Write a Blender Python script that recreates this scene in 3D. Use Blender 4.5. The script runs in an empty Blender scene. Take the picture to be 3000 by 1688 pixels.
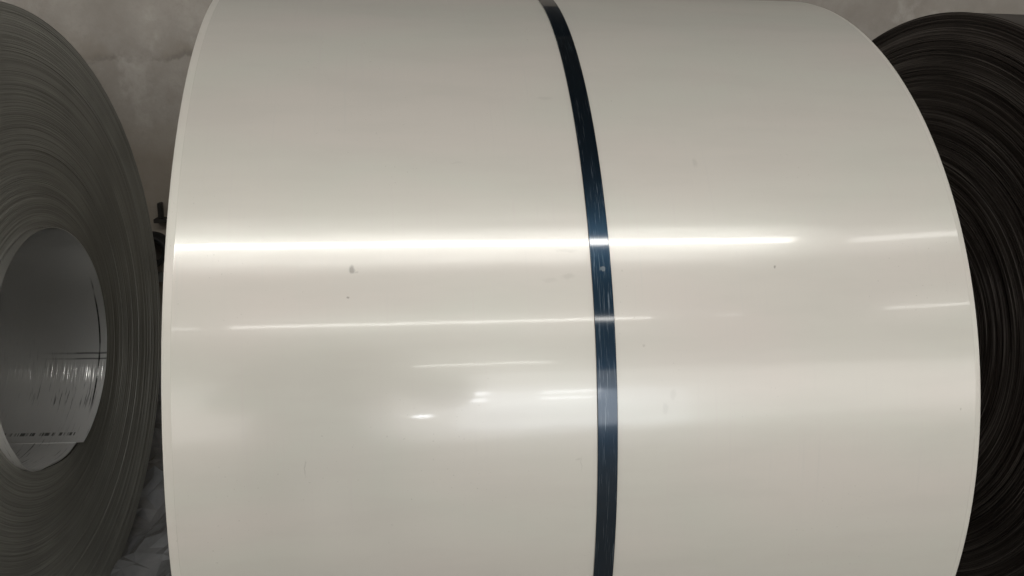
import bpy, bmesh, math, random
from math import sin, cos, pi, radians
from mathutils import Matrix, Vector, noise as mnoise
C = bpy.data.collections.new("hall"); bpy.context.scene.collection.children.link(C)
SC = bpy.context.scene
random.seed(7)
R = 0.70                                    # coil radius in metres, axis along x at z = R

# ------------------------------------------------------------------ camera
cam = bpy.data.cameras.new("camera"); camo = bpy.data.objects.new("camera", cam); C.objects.link(camo)
yaw, pitch, roll = 0.1452, -0.2476, 0.0162
f = Vector((sin(yaw)*cos(pitch), cos(yaw)*cos(pitch), sin(pitch)))
r0 = Vector((cos(yaw), -sin(yaw), 0)); u0 = r0.cross(f)
rr = r0*cos(roll) + u0*sin(roll); uu = -r0*sin(roll) + u0*cos(roll)
M = Matrix((rr, uu, -f)).transposed().to_4x4()
M.translation = Vector((-0.3400*R, -2.2092*R, 0.7618*R + R))
camo.matrix_world = M
cam.sensor_fit = 'HORIZONTAL'; cam.sensor_width = 36; cam.lens = 0.7752*36
cam.clip_start = 0.02; cam.clip_end = 500
SC.camera = camo

# ------------------------------------------------------------------ world: even ambient light standing in for the rest of the hall
W = bpy.data.worlds.new("World"); SC.world = W; W.use_nodes = True
bg = W.node_tree.nodes["Background"]
bg.inputs[0].default_value = (1.0, 0.97, 0.92, 1); bg.inputs[1].default_value = 1.05

# ------------------------------------------------------------------ lamps: rows of strip lights under the hall roof
def strip(x0, x1, y, wy, rad, z=4.0, col=(1.0, 0.98, 0.935), face=None, y1=None):
    l = bpy.data.lights.new("strip_light", 'AREA'); l.shape = 'RECTANGLE'
    y1 = y if y1 is None else y1; ln = math.hypot(x1-x0, y1-y)
    l.size = ln; l.size_y = wy; l.color = col
    l.energy = rad*pi*ln*wy
    o = bpy.data.objects.new("strip_light", l); C.objects.link(o)
    o.location = ((x0+x1)/2, (y+y1)/2, z)
    o.rotation_euler = (radians(face or 0), 0, math.atan2(y1-y, x1-x0))   # 90 = facing +y
    return o
LR = 23
strip(-2.05, 2.32, -3.19, .15, LR)
strip(-4.6, -2.25, -3.19, .20, LR)
strip(2.72, 3.5, -3.22, .16, LR*.30, y1=-3.02)
strip(-1.78, 2.2, -6.47, .13, LR*.75, y1=-6.52)
strip(-3.0, -2.05, -6.47, .2, LR*.25)
strip(2.85, 3.12, -6.43, .12, LR*.25)
strip(4.55, 5.5, -6.26, .18, LR*.38, y1=-6.02)
strip(-2.62, 2.05, -11.38, .15, LR*1.1, y1=-11.22)
strip(5.3, 6.0, -10.45, .13, LR*.15, y1=-10.3)
strip(1.30, 2.15, -21.7, .40, LR*.7, 4.0, (.93, .95, 1), 60)
strip(1.80, 2.70, -27.5, .45, LR*.7, 4.0, (.93, .95, 1), 60)
strip(3.8, 5.5, -22.5, .35, LR*.4, 4.0, (.93, .95, 1), 60)
strip(4.7, 6.7, -28.0, .40, LR*.4, 4.0, (.93, .95, 1), 60)
strip(0.05, 0.50, -20.0, .25, LR*1.4, 1.90, (.93, .95, 1), 90)
strip(1.5, 9.5, -26.0, 4.4, 1.5, 2.4, (.80, .89, 1), 90)           # far doorway with daylight

SC.view_settings.view_transform = 'Standard'; SC.view_settings.look = 'None'
SC.view_settings.exposure = 0.84; SC.view_settings.gamma = 1

# ------------------------------------------------------------------ node helpers
class NT:
    def __init__(s, name):
        s.m = bpy.data.materials.new(name); s.m.use_nodes = True
        s.t = s.m.node_tree; s.n = s.t.nodes; s.b = s.n["Principled BSDF"]
    def new(s, kind, **kw):
        n = s.n.new(kind)
        for k, v in kw.items(): setattr(n, k, v)
        return n
    def put(s, sock, v):
        if isinstance(v, bpy.types.NodeSocket): s.t.links.new(v, sock)
        else:
            if hasattr(sock.default_value, '__len__') and not hasattr(v, '__len__'): v = [v]*len(sock.default_value)
            if hasattr(v, '__len__') and len(sock.default_value) == 4 and len(v) == 3: v = (*v, 1)
            sock.default_value = v
    def math(s, op, a, b=0.0, c=None):
        n = s.new('ShaderNodeMath', operation=op); s.put(n.inputs[0], a); s.put(n.inputs[1], b)
        if c is not None: s.put(n.inputs[2], c)
        return n.outputs[0]
    def vmath(s, op, a, b=(0, 0, 0)):
        n = s.new('ShaderNodeVectorMath', operation=op); s.put(n.inputs[0], a); s.put(n.inputs[1], b)
        return n.outputs['Value'] if op in ('LENGTH', 'DOT_PRODUCT', 'DISTANCE') else n.outputs[0]
    def coord(s, which='Object'):
        if not hasattr(s, 'tc'): s.tc = s.new('ShaderNodeTexCoord')
        return s.tc.outputs[which]
    def sep(s, v):
        n = s.new('ShaderNodeSeparateXYZ'); s.put(n.inputs[0], v); return n.outputs
    def comb(s, x, y, z):
        n = s.new('ShaderNodeCombineXYZ')
        for i, v in enumerate((x, y, z)): s.put(n.inputs[i], v)
        return n.outputs[0]
    def noise(s, vec, scale=1.0, detail=3, rough=.5, dist=0.0):
        n = s.new('ShaderNodeTexNoise'); s.put(n.inputs['Vector'], vec)
        n.inputs['Scale'].default_value = scale; n.inputs['Detail'].default_value = detail
        n.inputs['Roughness'].default_value = rough; n.inputs['Distortion'].default_value = dist
        return n.outputs['Fac']
    def ramp(s, fac, stops):
        n = s.new('ShaderNodeValToRGB'); s.put(n.inputs[0], fac); e = n.color_ramp.elements
        while len(e) < len(stops): e.new(0.5)
        for el, (p, c) in zip(e, stops):
            el.position = p; el.color = (*c, 1) if hasattr(c, '__len__') else (c, c, c, 1)
        return n.outputs[0]
    def mix(s, fac, a, b, mode='MIX'):
        n = s.new('ShaderNodeMix', data_type='RGBA', blend_type=mode)
        s.put(n.inputs[0], fac); s.put(n.inputs[6], a); s.put(n.inputs[7], b); return n.outputs[2]
    def step(s, v, lo, hi):
        n = s.new('ShaderNodeMapRange', interpolation_type='SMOOTHSTEP'); s.put(n.inputs[0], v)
        n.inputs[1].default_value = lo; n.inputs[2].default_value = hi; return n.outputs[0]
    def bump(s, h, strength, dist):
        n = s.new('ShaderNodeBump'); s.put(n.inputs['Height'], h)
        n.inputs['Strength'].default_value = strength; n.inputs['Distance'].default_value = dist
        s.t.links.new(n.outputs[0], s.b.inputs['Normal']); return n
    def set(s, **kw):
        for k, v in kw.items(): s.put(s.b.inputs[k.replace('_', ' ')], v)
        return s.m

# ------------------------------------------------------------------ materials
def mat_cream(marks, edge=False):
    N = NT("cream_paint")
    p = N.coord(); x, y, z = N.sep(p)
    th = N.math('ARCTAN2', z, N.math('MULTIPLY', y, -1.0))         # 0 = facing the aisle, + = up
    arc = N.math('MULTIPLY', th, R)
    s = N.comb(x, arc, 0.0)                                         # unrolled sheet in metres
    slow = N.noise(N.comb(N.math('MULTIPLY', x, 1.3), N.math('MULTIPLY', arc, 3.0), 3.0), 1.6, 2)
    base = N.ramp(slow, [(.32, (.634, .598, .550)), (.5, (.612, .602, .545)), (.68, (.634, .593, .548))])
    cloud = N.noise(N.comb(N.math('MULTIPLY', x, 5.0), N.math('MULTIPLY', arc, 26.0), 1.0), 1.0, 4, .6)
    base = N.mix(N.math('MULTIPLY', N.step(cloud, .42, .68), .35), base, (.575, .552, .505))
    lines = N.noise(N.comb(N.math('MULTIPLY', x, 220.0), N.math('MULTIPLY', arc, 4.0), 0.0), 1.0, 3)
    base = N.mix(N.step(lines, .55, .8), base, (.610, .582, .538))
    dust = N.noise(s, 260.0, 1)
    zone = N.noise(s, 5.0, 2)
    sp = N.math('MULTIPLY', N.step(dust, .735, .76), N.step(zone, .48, .62))
    base = N.mix(N.math('MULTIPLY', sp, .35), base, (.33, .31, .27))
    warp = N.new('ShaderNodeTexNoise'); N.put(warp.inputs['Vector'], s); warp.inputs['Scale'].default_value = 90; warp.inputs['Detail'].default_value = 4
    wv = N.vmath('SCALE', N.vmath('SUBTRACT', warp.outputs['Color'], (.5, .5, .5)))
    wv.node.inputs['Scale'].default_value = 0.007
    sw = N.vmath('ADD', s, wv)
    tot = None
    for (mx, ma, sx, sy, op) in marks:
        d = N.vmath('LENGTH', N.vmath('MULTIPLY', N.vmath('SUBTRACT', sw, (mx, ma, 0)), (1/sx, 1/sy, 0)))
        k = N.math('MULTIPLY', N.math('SUBTRACT', 1.0, N.step(d, .45, 1.3)), op*.5)
        tot = k if tot is None else N.math('MAXIMUM', tot, k)
    base = N.mix(tot, base, (.22, .205, .18))
    wav = N.noise(N.comb(N.math('MULTIPLY', x, .7), N.math('MULTIPLY', arc, 14.0), 0.0), 1.0, 2)
    fine = N.noise(N.comb(N.math('MULTIPLY', x, 60.0), N.math('MULTIPLY', arc, 60.0), 0.0), 1.0, 2)
    wob = N.noise(N.comb(N.math('MULTIPLY', x, 9.0), N.math('MULTIPLY', arc, 22.0), 6.0), 1.0, 2)
    h = N.math('ADD', N.math('ADD', N.math('MULTIPLY', wav, .0009), N.math('MULTIPLY', wob, .00016)), N.math('MULTIPLY', fine, .000014))
    N.bump(h, 1.0, 1.0)
    gl = N.new('ShaderNodeBsdfAnisotropic' if False else 'ShaderNodeBsdfGlossy'); gl.inputs['Roughness'].default_value = .35 if edge else .215; N.put(gl.inputs['Color'], (.8, .8, .78))
    bn = [n for n in N.n if n.type == 'BUMP'][0]; N.t.links.new(bn.outputs[0], gl.inputs['Normal'])
    mx = N.new('ShaderNodeMixShader'); mx.inputs[0].default_value = .05 if edge else .10
    N.t.links.new(N.b.outputs[0], mx.inputs[1]); N.t.links.new(gl.outputs[0], mx.inputs[2])
    N.t.links.new(mx.outputs[0], N.n['Material Output'].inputs[0])
    return N.set(Base_Color=base, Metallic=.26, Roughness=.58, Specular_IOR_Level=.55, Coat_Weight=0.0 if edge else .30, Coat_Roughness=.05, Coat_IOR=1.5)

def mat_wound(name, c0, c1, c2, rough=.5, metal=.6):
    N = NT(name)
    x, y, z = N.sep(N.coord())
    rad = N.math('SQRT', N.math('ADD', N.math('MULTIPLY', y, y), N.math('MULTIPLY', z, z)))
    a, b = N.math('DIVIDE', y, rad), N.math('DIVIDE', z, rad)
    n1 = N.noise(N.comb(N.math('MULTIPLY', rad, 800.0), N.math('MULTIPLY', a, 1.2), N.math('MULTIPLY', b, 1.2)), 1.0, 2)
    n2 = N.noise(N.comb(N.math('MULTIPLY', rad, 60.0), N.math('MULTIPLY', a, .8), N.math('MULTIPLY', b, .8)), 1.0, 3)
    n3 = N.noise(N.coord(), 4.0, 3)
    n = N.math('ADD', N.math('MULTIPLY', n1, .74), N.math('MULTIPLY', n2, .26))
    col = N.ramp(n, [(.33, c0), (.5, c1), (.68, c2)])
    col = N.mix(N.step(n3, .4, .7), col, N.mix(.5, col, c0))
    N.bump(N.math('MULTIPLY', n1, .0006), .6, 1.0)
    return N.set(Base_Color=col, Metallic=metal, Roughness=rough)

def mat_bore():
    N = NT("galvanised_bore"); u, v, _ = N.sep(N.coord('UV'))       # u = angle/2pi, v = metres from rim
    st = N.noise(N.comb(N.math('MULTIPLY', v, 230.0), N.math('MULTIPLY', u, 20.0), 0.0), 1.0, 3, .6)
    patch = N.noise(N.comb(N.math('MULTIPLY', v, 9.0), N.math('MULTIPLY', u, 14.0), 4.0), 1.0, 2)
    streak = N.math('MULTIPLY', N.step(st, .56, .68), N.math('MULTIPLY', N.step(patch, .44, .60), N.step(u, .50, .63)))
    col = N.mix(N.math('MULTIPLY', streak, .75), (.86, .86, .85), (.06, .06, .06))
    # scuffed dark line following the rim
    ln = N.math('ABSOLUTE', N.math('SUBTRACT', v, N.math('ADD', .014, N.math('MULTIPLY', N.noise(N.comb(N.math('MULTIPLY', u, 12.0), 0, 0), 1.0, 2), .006))))
    lnm = N.math('MULTIPLY', N.math('SUBTRACT', 1.0, N.step(ln, .0008, .0026)), N.math('MULTIPLY', N.step(N.noise(N.comb(N.math('MULTIPLY', u, 16.0), 2.0, 0), 1.0, 2), .34, .52), N.math('MULTIPLY', N.step(u, .43, .47), N.math('SUBTRACT', 1.0, N.step(u, .62, .66)))))
    col = N.mix(lnm, col, (.03, .03, .03))
    # creases parallel to the axis
    for uc, w in ((200.1/360, .0010), (203.1/360, .0008)):
        d = N.math('ABSOLUTE', N.math('SUBTRACT', u, N.math('ADD', uc, N.math('MULTIPLY', N.noise(N.comb(N.math('MULTIPLY', v, 14.0), uc, 0), 1.0, 2), .004))))
        k = N.math('MULTIPLY', N.math('SUBTRACT', 1.0, N.step(d, w*.5, w*2)), N.step(N.noise(N.comb(N.math('MULTIPLY', v, 16.0), 5.0, uc), 1.0, 2), .30, .5))
        col = N.mix(N.math('MULTIPLY', N.math('MULTIPLY', k, N.math('SUBTRACT', 1.0, N.step(v, .05, .16))), .7), col, (.03, .03, .03))
    # row of dark dashes near the strip end
    d = N.math('ABSOLUTE', N.math('SUBTRACT', u, 248.3/360))
    dash = N.math('MULTIPLY', N.math('SUBTRACT', 1.0, N.step(d, .0022, .004)), N.step(N.noise(N.comb(N.math('MULTIPLY', v, 95.0), 0, 0), 1.0, 2), .46, .54))
    dash = N.math('MULTIPLY', dash, N.step(v, .024, .03))
    col = N.mix(N.math('MULTIPLY', dash, .85), col, (.03, .03, .03))
    hb = N.noise(N.comb(N.math('MULTIPLY', v, 150.0), N.math('MULTIPLY', u, 16.0), 0.0), 1.0, 3)
    bn = N.bump(N.math('MULTIPLY', N.math('MULTIPLY', hb, N.math('ADD', N.math('ADD', .06, N.math('MULTIPLY', N.step(u, .50, .60), .30)), N.math('MULTIPLY', N.step(u, .568, .585), N.math('SUBTRACT', 1.0, N.step(u, .590, .606))))), .0026), .8, 1.0); N.t.links.new(bn.outputs[0], N.b.inputs['Coat Normal'])
    return N.set(Base_Color=col, Metallic=N.math('SUBTRACT', .95, N.math('MULTIPLY', N.step(u, .54, .61), .38)), Roughness=.30, Coat_Weight=1.0, Coat_Roughness=.05)  # less metallic low down: the bore's brighter lit half put into the material

def mat_strap():
    N = NT("blued_steel"); u, v, _ = N.sep(N.coord('UV'))           # u = across in metres, v = along in metres
    n1 = N.noise(N.comb(N.math('MULTIPLY', u, 900.0), N.math('MULTIPLY', v, 22.0), 0.0), 1.0, 3, .6)
    n2 = N.noise(N.comb(N.math('MULTIPLY', u, 90.0), N.math('MULTIPLY', v, 9.0), 4.0), 1.0, 2)
    scr = N.math('MULTIPLY', N.step(n1, .54, .68), N.step(n2, .40, .60))
    col = N.mix(N.math('MULTIPLY', scr, .75), (.006, .020, .038), (.15, .19, .23))
    # one worn fleck of paint
    fl = N.vmath('LENGTH', N.vmath('MULTIPLY', N.vmath('SUBTRACT', N.comb(N.math('ADD', u, N.math('MULTIPLY', N.math('SUBTRACT', N.noise(N.comb(N.math('MULTIPLY', u, 500.0), N.math('MULTIPLY', v, 120.0), 0), 1.0, 2), .5), .006)), v, 0), (.0145, STRAP_V, 0)), (1/.0040, 1/.0034, 0)))
    col = N.mix(N.math('MULTIPLY', N.math('SUBTRACT', 1.0, N.step(fl, .7, 1.1)), .5), col, (.16, .18, .19))
    h = N.noise(N.comb(N.math('MULTIPLY', u, 500.0), N.math('MULTIPLY', v, 12.0), 8.0), 1.0, 3)
    wv = N.noise(N.comb(N.math('MULTIPLY', u, 30.0), N.math('MULTIPLY', v, 18.0), 1.0), 1.0, 2)
    N.bump(N.math('ADD', N.math('MULTIPLY', h, .00010), N.math('MULTIPLY', wv, .00006)), .7, 1.0)
    return N.set(Base_Color=col, Metallic=.9, Roughness=N.math('ADD', .30, N.math('MULTIPLY', scr, .15)), Coat_Weight=1.0, Coat_Roughness=.07)

def mat_concrete(name, base, dark, wall):
    N = NT(name); p = N.coord(); x, y, z = N.sep(p)
    n = N.noise(p, 3.0, 6, .6); n2 = N.noise(p, 14.0, 5, .6); n3 = N.noise(p, 70.0, 5, .65)
    col = N.mix(N.step(n, .35, .68), dark, base)
    col = N.mix(N.math('MULTIPLY', N.step(n2, .5, .72), .35), col, dark)
    if wall:
        mot = N.noise(p, 5.5, 8, .68, .6)
        col = N.mix(N.math('MULTIPLY', N.step(mot, .47, .66), .45), col, (.25, .222, .195))
        col = N.mix(N.math('MULTIPLY', N.step(N.noise(p, 8.0, 5, .6), .55, .7), .35), col, (.49, .462, .425))
        brown = (.22, .188, .15)
        # casting seam with damp staining, wobbling along the wall
        wob = N.math('ADD', N.math('MULTIPLY', N.math('SUBTRACT', N.noise(N.comb(N.math('MULTIPLY', x, 6.0), 0, 0), 1.0, 2, .5), .5), .11),
                     N.math('MULTIPLY', N.math('SUBTRACT', N.noise(N.comb(N.math('MULTIPLY', x, 46.0), N.math('MULTIPLY', z, 8.0), 0), 1.0, 3, .6), .5), .035))
        zz = N.math('ADD', z, wob)
        pres = N.noise(N.comb(N.math('MULTIPLY', x, 9.0), N.math('MULTIPLY', z, 14.0), 0), 1.0, 4, .65)
        seam = N.math('MULTIPLY', N.step(zz, 1.292, 1.302), N.math('SUBTRACT', 1.0, N.step(zz, 1.306, 1.33)))
        seam = N.math('MULTIPLY', seam, N.step(pres, .34, .58))
        col = N.mix(N.math('MULTIPLY', seam, .5), col, (.12, .10, .085))
        halo = N.math('MULTIPLY', N.step(zz, 1.30, 1.32), N.math('SUBTRACT', 1.0, N.step(zz, 1.34, 1.42)))
        halo = N.math('MULTIPLY', halo, N.step(N.noise(N.comb(N.math('MULTIPLY', x, 6.0), N.math('MULTIPLY', z, 4.0), 7), 1.0, 3), .45, .6))
        col = N.mix(N.math('MULTIPLY', halo, .45), col, brown)
        for (za, zb, k) in ((1.15, 1.06, .45), (1.05, .97, .55)):   # two soft wavy steps, browner and darker towards the foot
            w2 = N.math('ADD', z, N.math('MULTIPLY', N.math('SUBTRACT', N.noise(N.comb(N.math('MULTIPLY', x, 3.0), za, 0), 1.0, 3), .5), .05))
            col = N.mix(N.math('MULTIPLY', N.math('SUBTRACT', 1.0, N.step(w2, zb, za)), k), col, brown)
    col = N.mix(N.math('MULTIPLY', N.step(n3, .45, .7), .30), col, dark)
    pores = N.step(N.noise(p, 60.0, 2), .72, .76)
    col = N.mix(N.math('MULTIPLY', pores, .5), col, dark)
    N.bump(N.math('ADD', N.math('MULTIPLY', n2, .004), N.math('MULTIPLY', n3, .0022)), .6, 1.0)
    return N.set(Base_Color=col, Roughness=.85)

def mat_simple(name, col, rough=.5, metal=0.0, grime=.4):
    N = NT(name); n = N.noise(N.coord(), 25.0, 4, .6)
    c = N.mix(N.math('MULTIPLY', N.step(n, .4, .7), grime), col, tuple(v*.45 for v in col))
    N.bump(N.math('MULTIPLY', n, .002), .5, 1.0)
    return N.set(Base_Color=c, Roughness=rough, Metallic=metal)

def mat_film():
    N = NT("plastic_film"); n = N.noise(N.coord(), 9.0, 4)
    n2 = N.noise(N.coord(), 40.0, 4)
    N.bump(N.math('ADD', N.math('MULTIPLY', n, .01), N.math('MULTIPLY', n2, .002)), .6, 1.0)
    return N.set(Base_Color=N.ramp(n, [(.3, (.20, .21, .22)), (.7, (.48, .49, .51))]), Roughness=.09, Alpha=.66, Specular_IOR_Level=.7)

# ------------------------------------------------------------------ mesh helpers
def link(name, verts, faces, mat, parent=None, smooth=False, uvs=None, sharp=None):
    me = bpy.data.meshes.new(name); me.from_pydata(verts, [], faces); me.update()
    if uvs is not None:
        ul = me.uv_layers.new(name="UVMap")
        for l in me.loops: ul.data[l.index].uv = uvs[l.vertex_index]
    if smooth: me.polygons.foreach_set("use_smooth", [True]*len(me.polygons))
    me.materials.append(mat)
    o = bpy.data.objects.new(name, me); C.objects.link(o)
    if parent: o.parent = parent
    return o
def revolve(profile, seg, closed=False):
    """profile: list of (x, r); revolve about the x axis through the origin"""
    V, F = [], []; n = len(profile)
    for (x, r) in profile:
        for k in range(seg):
            a = 2*pi*k/seg; V.append((x, -r*cos(a), r*sin(a)))
    m = n if closed else n-1
    for i in range(m):
        j = (i+1) % n
        for k in range(seg):
            k2 = (k+1) % seg
            F.append((i*seg+k, j*seg+k, j*seg+k2, i*seg+k2))
    return V, F
def empty(name, loc, label, cat, group=None, rz=0):
    o = bpy.data.objects.new(name, None); C.objects.link(o); o.location = loc; o.rotation_euler = (0, 0, rz)
    o.empty_display_size = .1; o['label'] = label; o['category'] = cat
    if group: o['group'] = group
    return o
def part(o, label=None):
    if label: o['label'] = label
    return o
def wound_face(x, side, r_in, r_out, rings, seg, amp, seed, mat, parent, dish=0.0, sag=0.0):
    """edge of the wound strip: stepped rings, each pushed in or out a little; side = +1 faces +x"""
    rnd = random.Random(seed); V, F = [], []
    off = 0.0; rows = []
    for i in range(rings):
        off = off*.86 + rnd.gauss(0, amp)
        spike = rnd.random(); o = off + (rnd.choice((-1, 1))*amp*2.2 if spike > .9 else rnd.gauss(0, amp*.45))
        a = r_in + (r_out-r_in)*i/rings; b = r_in + (r_out-r_in)*(i+1)/rings
        o += dish*max(0, 1-(a-r_in)/.12)
        rows.append((a, o, i)); rows.append((b-.0002, o, i))
    for (r, o, i) in rows:
        for k in range(seg):
            th = 2*pi*k/seg
            w = amp*.8*mnoise.noise(Vector((cos(th)*1.3+seed, sin(th)*1.3, i*.35)))
            dg = (math.degrees(th)-285+180) % 360 - 180; q = r - sag*math.exp(-(dg/18)**2)*max(0, 1-(r-r_in)/.05)
            V.append((x + side*(o+w), -q*cos(th), q*sin(th)))
    for i in range(len(rows)-1):
        for k in range(seg):
            k2 = (k+1) % seg; q = (i*seg+k, (i+1)*seg+k, (i+1)*seg+k2, i*seg+k2)
            F.append(q if side < 0 else q[::-1])
    return link("wound_edge", V, F, mat, parent)

# ------------------------------------------------------------------ setting
mwall = mat_concrete("wall_concrete", (.365, .338, .303), (.265, .241, .212), True)
mfloor = mat_concrete("floor_concrete", (.40, .38, .35), (.28, .265, .245), False)
def grid_sheet(name, x0, x1, y0, y1, z, mat):
    o = link(name, [(x0, y0, z), (x1, y0, z), (x1, y1, z), (x0, y1, z)], [(0, 1, 2, 3)], mat); o['kind'] = 'structure'; return o
floor = grid_sheet("floor", -30, 30, -60, 1.32, 0, mfloor)
WY = 1.30
wall = link("concrete_wall", [(-14, WY, -.05), (14, WY, -.05), (14, WY, 2.45), (-14, WY, 2.45), (-14, WY+.3, -.05), (14, WY+.3, -.05), (14, WY+.3, 2.45), (-14, WY+.3, 2.45)],
     [(0, 1, 2, 3), (5, 4, 7, 6), (3, 2, 6, 7), (4, 0, 3, 7), (1, 5, 6, 2)], mwall)
wall['label'] = "grey stained concrete wall standing behind the three coils"; wall['category'] = "wall"

m_clad = mat_simple("cladding_steel", (.035, .042, .05), .55, .3)
CV, CF = [], []
for i in range(141):                               # ribbed sheet above the wall
    x = -14+.2*i
    for dx, dy in ((0, 0), (.12, 0), (.14, -.03), (.18, -.03)):
        for z in (2.452, 4.11): CV.append((x+dx, WY+.12+dy, z))
n = len(CV)//2
CF = [(2*i, 2*i+2, 2*i+3, 2*i+1) for i in range(n-1)]
clad = link("wall_cladding", CV, CF, m_clad); clad['kind'] = 'structure'

# ------------------------------------------------------------------ centre coil
def at(px, py):                                   # photograph pixel -> (x, arc) on the coil's own surface
    d = f + rr*((px-1500)/(.7752*3000)) - uu*((py-844)/(.7752*3000))
    o = camo.matrix_world.translation - Vector((0, 0, R))
    a = d.y**2+d.z**2; b = o.y*d.y+o.z*d.z; k = o.y**2+o.z**2-R*R
    p = o + d*((-b-math.sqrt(b*b-a*k))/a)
    return p.x, math.atan2(p.z, -p.y)*R
W2 = 0.7196*R
marks = []
for (px, py, sx, sy, op) in ((1031, 789, .0036, .0046, 1.5), (1044, 796, .0025, .0014, .6), (1022, 871, .0020, .0016, 1.3), (1595, 287, .010, .0035, .22), (2037, 478, .004, .007, .30),
        (2270, 783, .0015, .0016, 1.4), (1665, 810, .009, .0035, .28), (1612, 822, .010, .003, .18), (1660, 735, .014, .0022, .22), (1972, 1158, .004, .007, .24), (1950, 1198, .004, .008, .24),
        (893, 1372, .0007, .010, .55), (2816, 1198, .0016, .002, .8), (1695, 1345, .004, .0015, .3), (1703, 1360, .0008, .010, .3), (1885, 1013, .0016, .002, .5), (1340, 478, .008, .002, .18)):
    x, a = at(px, py); marks.append((x, a, sx, sy, op))
m_cream = mat_cream(marks)
m_band = mat_cream(marks[:2], True)
m_edge = mat_wound("pale_strip_edges", (.34, .33, .30), (.48, .46, .42), (.60, .58, .53))
coil = empty("steel_coil", (0, 0, 0), "big cream white painted steel coil with a dark strap round its middle", "steel coil", "steel coils in a row by the wall")
def sub(o): o.location = (0, 0, R); return o
EB = .0105                                          # outer sheet stops short of the wraps under it
ER = .0080
V, F = revolve([(-W2+EB, R-.0012), (-W2+EB, R-.00003), (-W2+EB+.00005, R), (-W2+EB+.0006, R), (-W2+EB+.01, R)] + [(-W2+EB+.01+(2*W2-EB-ER-.02)*i/24, R) for i in range(1, 24)] +
               [(W2-ER-.01, R), (W2-ER-.0006, R), (W2-ER-.00005, R), (W2-ER, R-.00003), (W2-ER, R-.0012)], 360)
sub(link("outer_wrap", V, F, m_cream, coil, True))
for s, eb in ((-1, EB), (1, ER)):
    prof = [(s*(W2-eb-.004), R-.0004), (s*(W2-eb), R-.0006), (s*(W2-.004), R-.0012), (s*(W2-.0008), R-.0017), (s*(W2-.0001), R-.0020), (s*W2, R-.0024), (s*W2, R-.012)]
    V, F = revolve(prof, 360)
    if s < 0: F = [q[::-1] for q in F]
    o = sub(link("edge_wrap", V, F, m_band, coil, True))
    sub(wound_face(s*(W2-.003), s, .254, R-.004, 60, 180, .0006, 5+s, m_edge, coil))
V, F = revolve([(-W2, .254), (W2, .254)], 128)
sub(link("bore", V, [q[::-1] for q in F], m_edge, coil, True))
# strap
STRAP_V = at(1765, 789)[1]
m_strap = mat_strap()
sx0, sx1, seg = -.0080*R, .0274*R, 480
ra, rb = R+.0003, R+.0021
V, F, UV = [], [], []
cs = [(sx0, ra), (sx0, rb-.0004), (sx0+.0004, rb), (sx0+.0006, rb), (sx0+.0016, rb), ((sx0+sx1)/2, rb), (sx1-.0016, rb), (sx1-.0006, rb), (sx1-.0004, rb), (sx1, rb-.0004), (sx1, ra)]
for k in range(seg+1):
    a = -pi + 2*pi*k/seg
    for (x, r) in cs: V.append((x, -r*cos(a), r*sin(a))); UV.append((x-sx0, a*R))
n = len(cs)
for k in range(seg):
    for i in range(n-1): F.append((k*n+i, k*n+i+1, (k+1)*n+i+1, (k+1)*n+i))
part(sub(link("strap", V, F, m_strap, coil, True, UV)), "blue black steel strap with scratches")

# ------------------------------------------------------------------ left coil
RL = .983*R; LX, LYC = -1.3879*R, .2149*R; LTH = -.0559
left = empty("steel_coil", (LX, LYC, 0), "dark grey steel coil end on, its hollow bore showing beside the left picture edge", "steel coil", "steel coils in a row by the wall", LTH)
m_olive = mat_wound("olive_strip_edges", (.19, .19, .170), (.295, .293, .267), (.43, .427, .392), .46, .32)
def subL(o): o.location = (0, 0, RL); return o
rh = .3601*R
subL(wound_face(-.004, 1, rh+.003, RL, 260, 360, .00021, 21, m_olive, left, .012, .0095))
V, F = revolve([(-1.0, RL-.004), (-.010, RL-.001), (-.004, RL)], 240)
subL(link("outer_wrap", V, F, m_olive, left, True))
# bore: the innermost turn sticks out and ends at a cut edge low on the far side
TAIL = 254.7                                       # angle of the strip end in degrees (0 = towards the aisle, 90 = up, 180 = wall)
m_bore = mat_bore()
PR = [(0, 20), (75, 20), (165, 23), (255, 29), (285, 27), (315, 12), (335, 2), (350, 3), (362, 4), (420, 4), (600, 8), (720, 3)]   # how far the turn sticks out, mm
def lerp(t, T):
    for (a, p), (b, q) in zip(T, T[1:]):
        if t <= b:
            w = (t-a)/(b-a); w = w*w*(3-2*w); return p+(q-p)*w
    return T[-1][1]
def bore_strip():
    V, F, UV = [], [], []; seg = 480; L = [0, .0012, .008, .02, .05, .12, .25, .5, .98]; m = len(L); th = .0011
    for k in range(seg+1):
        t = 720*k/seg; a = TAIL-t; am = a % 360
        r = rh + .0013*t/360 - .010*math.exp(-((am-285)/18)**2)
        xe = lerp(t, PR)/1000; ar = radians(a)
        for sd in (0, 1):
            for d in L: V.append((xe-d, -(r+sd*th)*cos(ar), (r+sd*th)*sin(ar))); UV.append((am/360, d+sd*2))
    for k in range(seg):
        b0, b1 = k*2*m, (k+1)*2*m
        for i in range(m-1):
            F.append((b0+i, b1+i, b1+i+1, b0+i+1)); F.append((b0+m+i, b0+m+i+1, b1+m+i+1, b1+m+i))
        F.append((b0, b0+m, b1+m, b1))
    for i in range(m-1): F.append((i, i+1, m+i+1, m+i))
    return subL(link("bore_lining", V, F, m_bore, left, False, UV))
bore_strip()

block_coil = left.copy(); C.objects.link(block_coil); block_coil.location.x -= 1.22                      # added coil, out of sight, keeps light out of the bore's far end
block_coil['label'] = "unseen dark coil added beyond the left one to keep light out of its bore"
for ch in list(left.children):
    if ch.name.startswith("bore"): continue
    c2 = ch.copy(); C.objects.link(c2); c2.parent = block_coil

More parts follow.
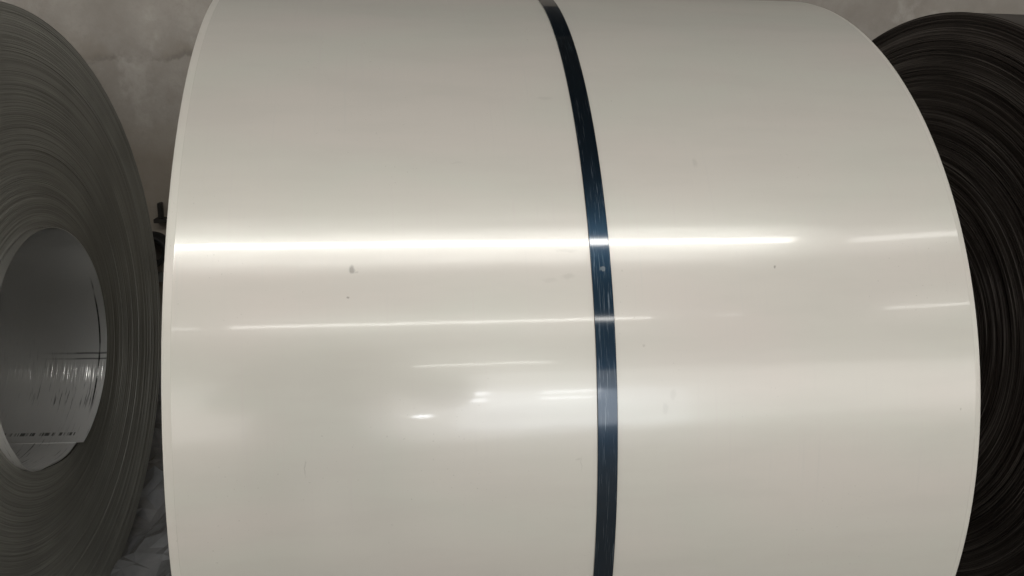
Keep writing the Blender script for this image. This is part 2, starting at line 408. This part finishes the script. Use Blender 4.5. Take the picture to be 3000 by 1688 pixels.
# ------------------------------------------------------------------ right coil
RX, RYC = 1.2915*R, .1181*R
right = empty("steel_coil", (RX, RYC, 0), "black brown steel coil end on, rim edges ribbed, behind the right side", "steel coil", "steel coils in a row by the wall")
m_black = mat_wound("black_strip_edges", (.008, .005, .004), (.023, .017, .014), (.20, .18, .165), .44, .4)
def subR(o): o.location = (0, 0, R); return o
subR(wound_face(.004, -1, .254, R, 190, 360, .0010, 33, m_black, right))
V, F = revolve([(.004, R), (.010, R-.001), (1.0, R-.004)], 240)
subR(link("outer_wrap", V, F, m_black, right, True))
V, F = revolve([(.0, .254), (1.0, .254)], 128)
subR(link("bore", V, [q[::-1] for q in F], m_black, right, True))

# ------------------------------------------------------------------ between the left coil and the wall
m_film = mat_film()
def film():
    rnd = random.Random(11); V, F = [], []; nx, ny = 34, 36; x0, x1, y0, y1 = -1.55, -.42, .02, 1.27
    for j in range(ny+1):
        for i in range(nx+1):
            x = x0+(x1-x0)*(i+rnd.uniform(-.42, .42))/nx; y = min(y0+(y1-y0)*(j+rnd.uniform(-.42, .42))/ny, 1.285)
            p = Vector((x*3.4, y*3.4, 1.7)); q = Vector((x*10, y*8, 4.0))
            z = .03 + .07*(1-abs(mnoise.noise(p)))**3 + .04*mnoise.noise(q) + rnd.uniform(-.006, .010) + .17*max(0, (y-.70)/.55)**1.6
            V.append((x, y, max(z, .006)))
    for j in range(ny):
        for i in range(nx):
            a = j*(nx+1)+i; b = a+nx+1
            F += [(a, a+1, b+1), (a, b+1, b)] if rnd.random() < .5 else [(a, a+1, b), (a+1, b+1, b)]
    o = link("plastic_film", V, F, m_film, None, False)
    o['label'] = "crumpled clear plastic film lying on the floor between the left and centre coils"; o['category'] = "plastic film"
film()
m_iron = mat_simple("dark_iron", (.035, .032, .028), .5, .6); m_grey = mat_simple("dull_zinc", (.30, .31, .30), .5, .5); m_rubber = mat_simple("black_rubber", (.012, .012, .012), .6)
def boxv(x0, x1, y0, y1, z0, z1, c=.0015):
    bm = bmesh.new(); bmesh.ops.create_cube(bm, size=1)
    for v in bm.verts: v.co = Vector(((x0+x1)/2+v.co.x*(x1-x0), (y0+y1)/2+v.co.y*(y1-y0), (z0+z1)/2+v.co.z*(z1-z0)))
    bmesh.ops.bevel(bm, geom=bm.edges[:], offset=c, segments=2, affect='EDGES')
    bm.verts.index_update(); V = [v.co[:] for v in bm.verts]; F = [[v.index for v in fc.verts] for fc in bm.faces]; bm.free(); return V, F
br = empty("wall_bracket", (-1.04, WY, .80), "small dark iron bracket on the wall in the gap left of the cream coil", "bracket")
V, F = boxv(-.006, .006, -.030, .002, -.018, .034); link("upright", V, F, m_iron, br)
V, F = boxv(-.018, .024, -.045, .002, -.032, -.0182); link("foot", V, F, m_iron, br)
pp = empty("pipe_stub", (-1.075, WY, .675), "short black pipe stub on the wall, low in the gap behind the left coil", "pipe")
V, F = revolve([(.0, .058), (.07, .058), (.074, .054), (.074, .046), (.07, .042), (.01, .042)], 48)
o = link("pipe", V, F, m_rubber, pp, True); o.rotation_euler = (0, 0, -pi/2)
V, F = boxv(-.02, .07, -.03, .002, -.115, -.085); link("clamp", V, F, m_grey, pp)

# ------------------------------------------------------------------ unseen hall roof, added for shade above the coil, cut short for front light
m_roof = mat_simple("roof_sheet", (.30, .29, .275), .8)
V, F = boxv(-14, 14, -14, 3.5, 4.12, 4.3, .02); o = link("shade_roof", V, F, m_roof); o['kind'] = 'structure'

# ------------------------------------------------------------------ the photographer, only seen as a soft dark shape mirrored in the coil
def photographer():
    J = dict(pelvis=(0, 0, .92), waist=(0, .01, 1.06), chest=(0, .0, 1.26), neck=(.03, .02, 1.42), head0=(.06, .05, 1.49), head1=(.08, .06, 1.60),
        sl=(-.17, .0, 1.36), el=(-.24, .06, 1.10), wl=(-.04, .17, 1.18), hl=(.02, .20, 1.20), sr=(.17, .0, 1.36), er=(.32, .05, 1.10), wr=(.34, .15, 1.16), hr=(.34, .19, 1.18),
        pl=(-.09, 0, .86), kl=(-.11, .03, .48), al=(-.12, -.01, .08), tl=(-.13, .15, .04), pr=(.09, 0, .86), kr=(.12, .02, .48), ar=(.15, -.02, .08), tr=(.18, .14, .04))
    E = "pelvis-waist waist-chest chest-neck neck-head0 head0-head1 chest-sl sl-el el-wl wl-hl chest-sr sr-er er-wr wr-hr pelvis-pl pl-kl kl-al al-tl pelvis-pr pr-kr kr-ar ar-tr".split()
    rad = dict(pelvis=.185, waist=.175, chest=.19, neck=.06, head0=.09, head1=.085, sl=.09, sr=.09, el=.06, er=.06, wl=.032, wr=.032, hl=.035, hr=.035, pl=.12, pr=.12, kl=.085, kr=.085, al=.06, ar=.06, tl=.035, tr=.035)
    K = list(J); V = [J[k] for k in K]; ED = [tuple(K.index(q) for q in e.split('-')) for e in E]
    R_ = [rad[k] for k in K]
    for n, tip, side in (("hl", Vector((.1, .12, .10)), -1), ("hr", Vector((-.1, .12, .10)), 1)):     # five fingers on each hand
        b = Vector(J[n])
        for q in range(5):
            d = Vector((-side*.05, .015, .02+.018*q)) if q < 4 else Vector((-side*.01, .03, .07))
            m1 = b + d*.9; m2 = b + d*1.5
            V += [m1[:], m2[:]]; R_ += [.009, .007]; i = len(V); ED += [(K.index(n), i-2), (i-2, i-1)]
    me = bpy.data.meshes.new("person"); me.from_pydata(V, ED, []); o = bpy.data.objects.new("person", me); C.objects.link(o)
    md = o.modifiers.new("skin", 'SKIN'); md.use_smooth_shade = True
    for i, r in enumerate(R_): me.skin_vertices[0].data[i].radius = (r, r*.8 if i < 3 else r)
    me.skin_vertices[0].data[0].use_root = True
    o.modifiers.new("sub", 'SUBSURF').levels = 1
    N = NT("dark_clothes"); x, y, z = N.sep(N.coord())
    c = N.mix(N.step(z, 1.425, 1.435), N.mix(N.step(z, .93, .95), (.02, .022, .03), (.025, .025, .028)), (.42, .26, .19))
    me.materials.append(N.set(Base_Color=c, Roughness=.8))
    o.location = (-.43, -1.80, 0); o.scale = (1, 1, .90)
    o['label'] = "person in dark clothes facing the cream coil, seen only as its soft dark reflection"; o['category'] = "person"
photographer()
